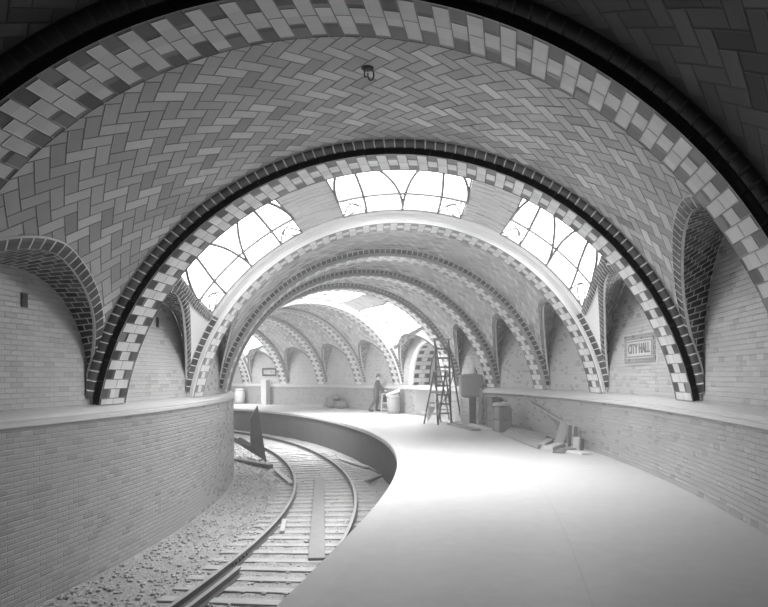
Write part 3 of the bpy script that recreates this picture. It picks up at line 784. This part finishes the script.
crate('low open-fronted crate with sheets of paper on top', (c2[0], c2[1]), WT(502, .3)-PI/2+.05, .5, .36, .74, 2, ('wgrey', 'wgrey'))
e = crate('dark small crate between the low crate and the wall', (WF(493, .2)[0], WF(493, .2)[1]), WT(493, .2)-PI/2, .55, .25, 1.0, 4, ('wmid', 'wmid'))
o = blobbox('paper_heap', .5, .36, .14, MT['plaster'], n=2.5, sag=.1); at(o, (c2[0], c2[1], .756), .2); tagit(o, 'crumpled pale paper lying on the low crate', 'paper')
for i, (p, q, w_, l_) in enumerate((((451, 423.5), (476, 430), .3, 'broad floor board in front of the tall crate'), ((452, 420.2), (486, 427.2), .2, 'narrow floor board passing under the leaning boards'), ((480, 427.5), (494, 429), .16, 'small floor board left of the low crate'))):
    o = beam('floor_board', G(*p, .03+.0*i), G(*q, .03+.0*i), w_, .05, MT['wpale' if i else 'wgrey']); tagit(o, l_, 'board', 'loose boards before the crates')
# ------------------------------------------------------------------ lumber pile by the right wainscot
TT, TO_ = TO(*G(540, 446)[:2])
def floorq(*pp, h=0): return [G(x, y, h) for x, y in pp]
for i in range(4):
    q = [Vector(G(502.6, 433.3, .06)), Vector(WF(513, .06))+Vector((0, 0, .2)), Vector(WF(546.5, .12))+Vector((0, 0, .1)), Vector(G(537.8, 447, .06))]
    a, b = i/4+.01, (i+1)/4-.01
    c4 = [q[0].lerp(q[1], a), q[0].lerp(q[1], b), q[3].lerp(q[2], b), q[3].lerp(q[2], a)]
    o = slab('plank', c4, .055, MT['wplank'], direction=(0, 0, -1)); tagit(o, 'pale plank of the flat stack lying on the platform by the wainscot', 'plank', 'planks stacked flat in the lumber pile')
# slatted gate-like panel leaning on the wainscot
fa, fb = Vector(G(516, 424.0)), Vector(G(556, 439)); 
def wallpt(x, y):
    best = None
    for t in frange(-.1, .35, 2000):
        p = P(t, 4.27, 0); e_ = abs(384+F*p[0]/p[1]-x)
        if best is None or e_ < best[0]: best = (e_, p)
    X, Y, z = ray_z(x, y, best[1][1]); return Vector((best[1][0], best[1][1], z))
wa, wb = wallpt(531, 401), wallpt(562, 421); fa = Vector(G(518, 425)); fb = Vector(G(556, 440))
e = root('slatted_panel', 'wide grey slatted panel leaning against the right wainscot', 'panel', loc=tuple(fa))
L = lambda p: loc_of(e, p)
for i in range(9):
    a, b = i/9+.004, (i+1)/9-.004
    slab('slat', [L(fa.lerp(wa, a)), L(fb.lerp(wb, a)), L(fb.lerp(wb, b)), L(fa.lerp(wa, b))], .018, MT['wgrey'], e, direction=(-.6, -.6, .4))
for a in (.05, .93):
    dz = Vector((-.03, -.03, .03)); beam('rail', L(fa.lerp(wa, a)+dz), L(fb.lerp(wb, a)+dz), .06, .04, MT['wpale'] if a else MT['wdark'], e)
def upright(name, x0, x1, yb, yt, shift, mat, th=.04, lean=.2):
    Yb_ = G((x0+x1)/2, yb)[1]; a_ = U(x0, yb, Yb_); b_ = U(x1, yb, Yb_); a_.z = b_.z = 0
    return slab(name, [a_, b_, U(x1+shift, yt, Yb_+lean), U(x0+shift, yt, Yb_+lean)], th, MT[mat], direction=(.3, 1, 0))
o = upright('upright_board', 554.5, 563.5, 443.3, 421.3, 6, 'wpale', .04, .06); tagit(o, 'broad pale board propped upright at the end of the slatted panel', 'board')
for p, q, w_, m_, l_, h_ in (((541, 445), (549.5, 440), .2, 'wpale', 'short thick board end right of the flat plank stack', .04), ((547, 449), (560, 444.5), .26, 'wpale', 'tilted short plank below the broad upright board', .05),
                     ((561, 449.5), (574, 449), .2, 'wgrey', 'grey offcut beside the upright board', .03), ((571, 451), (586, 454), .22, 'plaster', 'flat whitish offcut at the right end of the lumber pile', .025), ((553, 452), (565, 452.5), .12, 'wmid', 'thin brown offcut before the lumber pile', .02)):
    o = beam('offcut', G(*p, h_), G(*q, h_), w_, h_*1.8, MT[m_]); tagit(o, l_, 'board', 'offcuts in front of the lumber pile')
for x0, x1, yb, yt, m_, l_ in ((567.5, 571, 446.5, 425.5, 'wmid', 'dark narrow board standing just right of the broad upright board'), (573, 577, 448, 426.5, 'wmid', 'brown narrow board standing second from the broad upright board'), (572.5, 579, 449.3, 437, 'plaster', 'pale block standing in front of the narrow boards'), (580, 583.5, 450.5, 439, 'wdark', 'short dark block standing at the far right of the lumber pile')):
    o = upright('standing_board', x0, x1, yb, yt, 1, m_, .05, .03); tagit(o, l_, 'board', 'boards standing behind the lumber pile')
# ------------------------------------------------------------------ far end: boxed post, barrel, long board, heap
p = WF(265.5, .35)
o = box('boxed_post', (.42, .42, 1.52), MT['plaster'], None, (0, 0, .76), .01); at(o, (p[0], p[1], 0), math.radians(-30)); tagit(o, 'white boxed post standing before the far name tablet', 'post')
box('post_cap', (.48, .48, .05), MT['plaster'], o, (0, 0, 1.545))
p = WF(239.5, .5)
o = lathe('barrel', [(0, 0), (.26, 0), (.3, .12), (.34, .42), (.34, .58), (.3, .88), (.26, 1.0), (.24, 1.0), (.24, .96), (0, .96)], MT['plaster']); o.location = (p[0], p[1], 0); tagit(o, 'whitish barrel left of the boxed post, half hidden by the left wall', 'barrel')
def hoops(o, zs, mat):
    for z, r in zs: lathe('hoop', [(r, z-.02), (r+.008, z-.02), (r+.008, z+.02), (r, z+.02)], mat, o)
hoops(o, ((.12, .3), (.88, .3)), MT['wgrey'])
o = beam('long_board', WF(300, .2), WF(325, .2), .25, .16, MT['wpale']); 
o.location.z = .085; tagit(o, 'long pale board lying at the foot of the far wall', 'board')
for i, (x, y, l, w_, h_, lab) in enumerate(((331, 407.4, .85, .5, .62, 'left dark sack of the heap by the far wall'), (340, 407.9, 1.0, .55, .42, 'right dark sack of the heap by the far wall'))):
    p = WF(x, .38); o = blobbox('full_sack', l, w_, h_, MT['sack'], n=2.3, sag=.06); at(o, (p[0], p[1], -.005), WT(x, .4)-PI/2); tagit(o, lab, 'sack', 'dark sacks at the far wall')
p = WF(335.5, .38); o = blobbox('full_sack', .7, .4, .3, MT['sack'], n=2.2, sag=.08); at(o, (p[0], p[1], .44), WT(335, .4)-PI/2); tagit(o, 'uppermost dark sack of the heap by the far wall', 'sack', 'dark sacks at the far wall')
# ------------------------------------------------------------------ workman with trestle, barrel and board
mp = G(374.5, 411.6); PX, PY = mp[0], mp[1]
def M(dx, z, dy=0): return Vector((PX+dx, PY+dy, z))
MT['skin'] = m_plain('light_skin', .5, .6, .05); MT['coat'] = m_plain('dark_work_coat', .06, .9, .2, 8); MT['trousers'] = m_plain('dark_work_trousers', .08, .9, .2, 8); MT['boot'] = m_plain('black_boot', .03, .6, .1)
sk = {}; sv, se, sr = [], [], []
def sv_add(nm, p, r, link=None):
    sk[nm] = len(sv); sv.append(p); sr.append(r)
    if link: se.append((sk[link], sk[nm]))
Z0 = Vector((0, 0, 0))
sv_add('pelvis', M(.10, .95), (.155, .12)); sv_add('waist', M(.12, 1.10), (.14, .11), 'pelvis'); sv_add('chest', M(.15, 1.32), (.17, .125), 'waist')
sv_add('upper', M(.17, 1.45), (.13, .10), 'chest'); sv_add('neck', M(.18, 1.535), (.055, .055), 'upper'); sv_add('jaw', M(.205, 1.60), (.07, .062), 'neck')
sv_add('head', M(.205, 1.68), (.092, .078), 'jaw'); sv_add('crown', M(.20, 1.75), (.06, .055), 'head')
for sd, kx, fx in ((-1, .02, -.24), (1, .17, .10)):
    n_ = 'L' if sd > 0 else 'R'; dy = sd*.1
    sv_add('hip'+n_, M(.09, .9, dy), (.10, .095), 'pelvis'); sv_add('knee'+n_, M(kx, .5, dy*1.2), (.065, .062), 'hip'+n_)
    sv_add('calf'+n_, M((kx*.6+fx*.4)-.02, .35, dy*1.25), (.062, .055), 'knee'+n_); sv_add('ankle'+n_, M(fx, .1, dy*1.3), (.045, .042), 'calf'+n_)
    sv_add('heel'+n_, M(fx-.02, .045, dy*1.3), (.045, .04), 'ankle'+n_); sv_add('toe'+n_, M(fx+.2, .035, dy*1.35), (.042, .03), 'heel'+n_)
    sv_add('sho'+n_, M(.17, 1.43, sd*.19), (.07, .07), 'upper'); sv_add('elb'+n_, M(.24 if sd < 0 else .3, 1.14, sd*.25), (.05, .048), 'sho'+n_)
    sv_add('wri'+n_, M(.50, 1.03+.02*sd, sd*.16), (.032, .028), 'elb'+n_); sv_add('palm'+n_, M(.58, 1.0+.02*sd, sd*.15), (.04, .022), 'wri'+n_)
nb = len(sv); roots = [0]
for sd in (-1, 1):
    bx, bz, by = .58, 1.0+.02*sd, sd*.15
    for i in range(4):
        y_ = by+(i-1.5)*.019; ln = (.08, .09, .085, .065)[i]; a = len(sv); roots.append(a)
        for q, (dx, dz) in enumerate(((0, 0), (.045, -.004), (.045+ln*.5, -.03), (.04+ln*.75, -.062))):
            sv.append(M(bx+dx, bz+dz, y_)); sr.append((.0095-.001*q,)*2)
            if q: se.append((a+q-1, a+q))
    a = len(sv); roots.append(a)
    for q, (dx, dz, dy) in enumerate(((-.02, 0, 0), (.01, -.02, -.04*sd), (.05, -.04, -.055*sd))):
        sv.append(M(bx+dx, bz+dz, by+dy)); sr.append((.011-.001*q,)*2)
        if q: se.append((a+q-1, a+q))
me = bpy.data.meshes.new('person'); me.from_pydata([tuple(v) for v in sv], se, []); tmp = bpy.data.objects.new('tmp_person', me); C.objects.link(tmp)
sm = tmp.modifiers.new('skin', 'SKIN'); sm.use_smooth_shade = True
for i, v in enumerate(me.skin_vertices[0].data): v.radius = [q*(1.36 if i < nb else 1) for q in sr[i]]; v.use_root = i in roots
sb_ = tmp.modifiers.new('sub', 'SUBSURF'); sb_.levels = 2; sb_.render_levels = 2
dg = bpy.context.evaluated_depsgraph_get(); pm = bpy.data.meshes.new_from_object(tmp.evaluated_get(dg)); bpy.data.objects.remove(tmp)
base = Vector((PX, PY, 0)); pm.transform(Matrix.Translation(-base))
pm.materials.clear()
for m_ in ('skin', 'coat', 'trousers', 'boot'): pm.materials.append(MT[m_])
for p in pm.polygons:
    c = p.center; p.use_smooth = True
    p.material_index = 0 if c.z > 1.53 or (c.x > .49 and c.z > .85) else (1 if c.z > .86 else (2 if c.z > .11 else 3))
zmin = min(v.co.z for v in pm.vertices); pm.transform(Matrix.Translation((0, 0, -zmin)))
man = bpy.data.objects.new('person', pm); C.objects.link(man); man.location = base
tagit(man, 'workman in dark clothes and brimmed hat, leaning forward with both hands over a trestle', 'person')
hat = lathe('hat', [(0, .13), (.06, .125), (.09, .1), (.1, .03), (.1, 0), (.15, -.01), (.155, -.02), (.1, -.015), (0, -.01)], MT['coat'], man); hat.location = (.205, 0, 1.735); hat.rotation_euler = (0, .08, 0)
nz = blobbox('nose', .035, .022, .045, MT['skin'], man, 2); nz.location = (.296, 0, 1.635)
for sd in (-1, 1):
    ea = blobbox('ear', .03, .015, .055, MT['skin'], man, 2); ea.location = (.19, sd*.083, 1.63)
    ey = blobbox('eye', .012, .02, .012, MT['black'], man, 2); ey.location = (.285, sd*.032, 1.672)
mo = blobbox('mouth', .012, .05, .01, MT['coat'], man, 2); mo.location = (.275, 0, 1.598)
hr = blobbox('hair', .17, .165, .1, MT['coat'], man, 2.4); hr.location = (.17, 0, 1.655)
# trestle
e = root('trestle', 'narrow pale trestle in front of the workman', 'trestle', loc=(PX+.5, PY-.05, 0))
for x_ in (-.15, .15):
    for y_ in (-.25, .25): beam('leg', (x_*1.15, y_*1.1, 0), (x_*.8, y_, .85), .06, .05, MT['wpale'], e, up=(0, 1, 0))
for z_ in (.12, .42): 
    for y_ in (-.26, .26): beam('rung', (-.15, y_, z_), (.15, y_, z_), .05, .03, MT['wpale'], e)
box('top', (.36, .62, .05), MT['wpale'], e, (0, 0, .87))
o = blobbox('tool_bag', .24, .2, .24, MT['coat'], n=2.6, sag=.05); 
box('shelf', (.3, .5, .03), MT['wpale'], e, (0, 0, .44)); at(o, (PX+.5, PY-.05, .452), 0); tagit(o, 'dark tool bag on the shelf of the pale trestle', 'bag')
p = WF(393.5, .5)
o = lathe('barrel', [(0, 0), (.25, 0), (.28, .12), (.30, .36), (.30, .5), (.28, .74), (.25, .86), (.23, .86), (.23, .82), (0, .82)], MT['wplank']); o.location = (p[0], p[1], 0); BY = p[1]; tagit(o, 'pale barrel right of the trestle, below the sloping board', 'barrel')
hoops(o, ((.12, .28), (.74, .28)), MT['wgrey'])
Yb = BY
o = slab('sloping_board', [U(386, 396.0, Yb-.15), U(399.5, 391.8, Yb-.15), U(400.5, 388.6, Yb+.2), U(388, 393.8, Yb+.2)], .035, MT['plaster'], direction=(0, 0, 1)); tagit(o, 'whitish board resting slantwise on the barrel beside the workman', 'board')
p = WF(399.7, .25); o = beam('dark_post', (p[0], p[1], 0), (p[0]-.02, p[1]+.05, .98), .12, .08, MT['wdark'], up=(1, 0, 0)); tagit(o, 'dark narrow post standing right of the pale barrel', 'post')
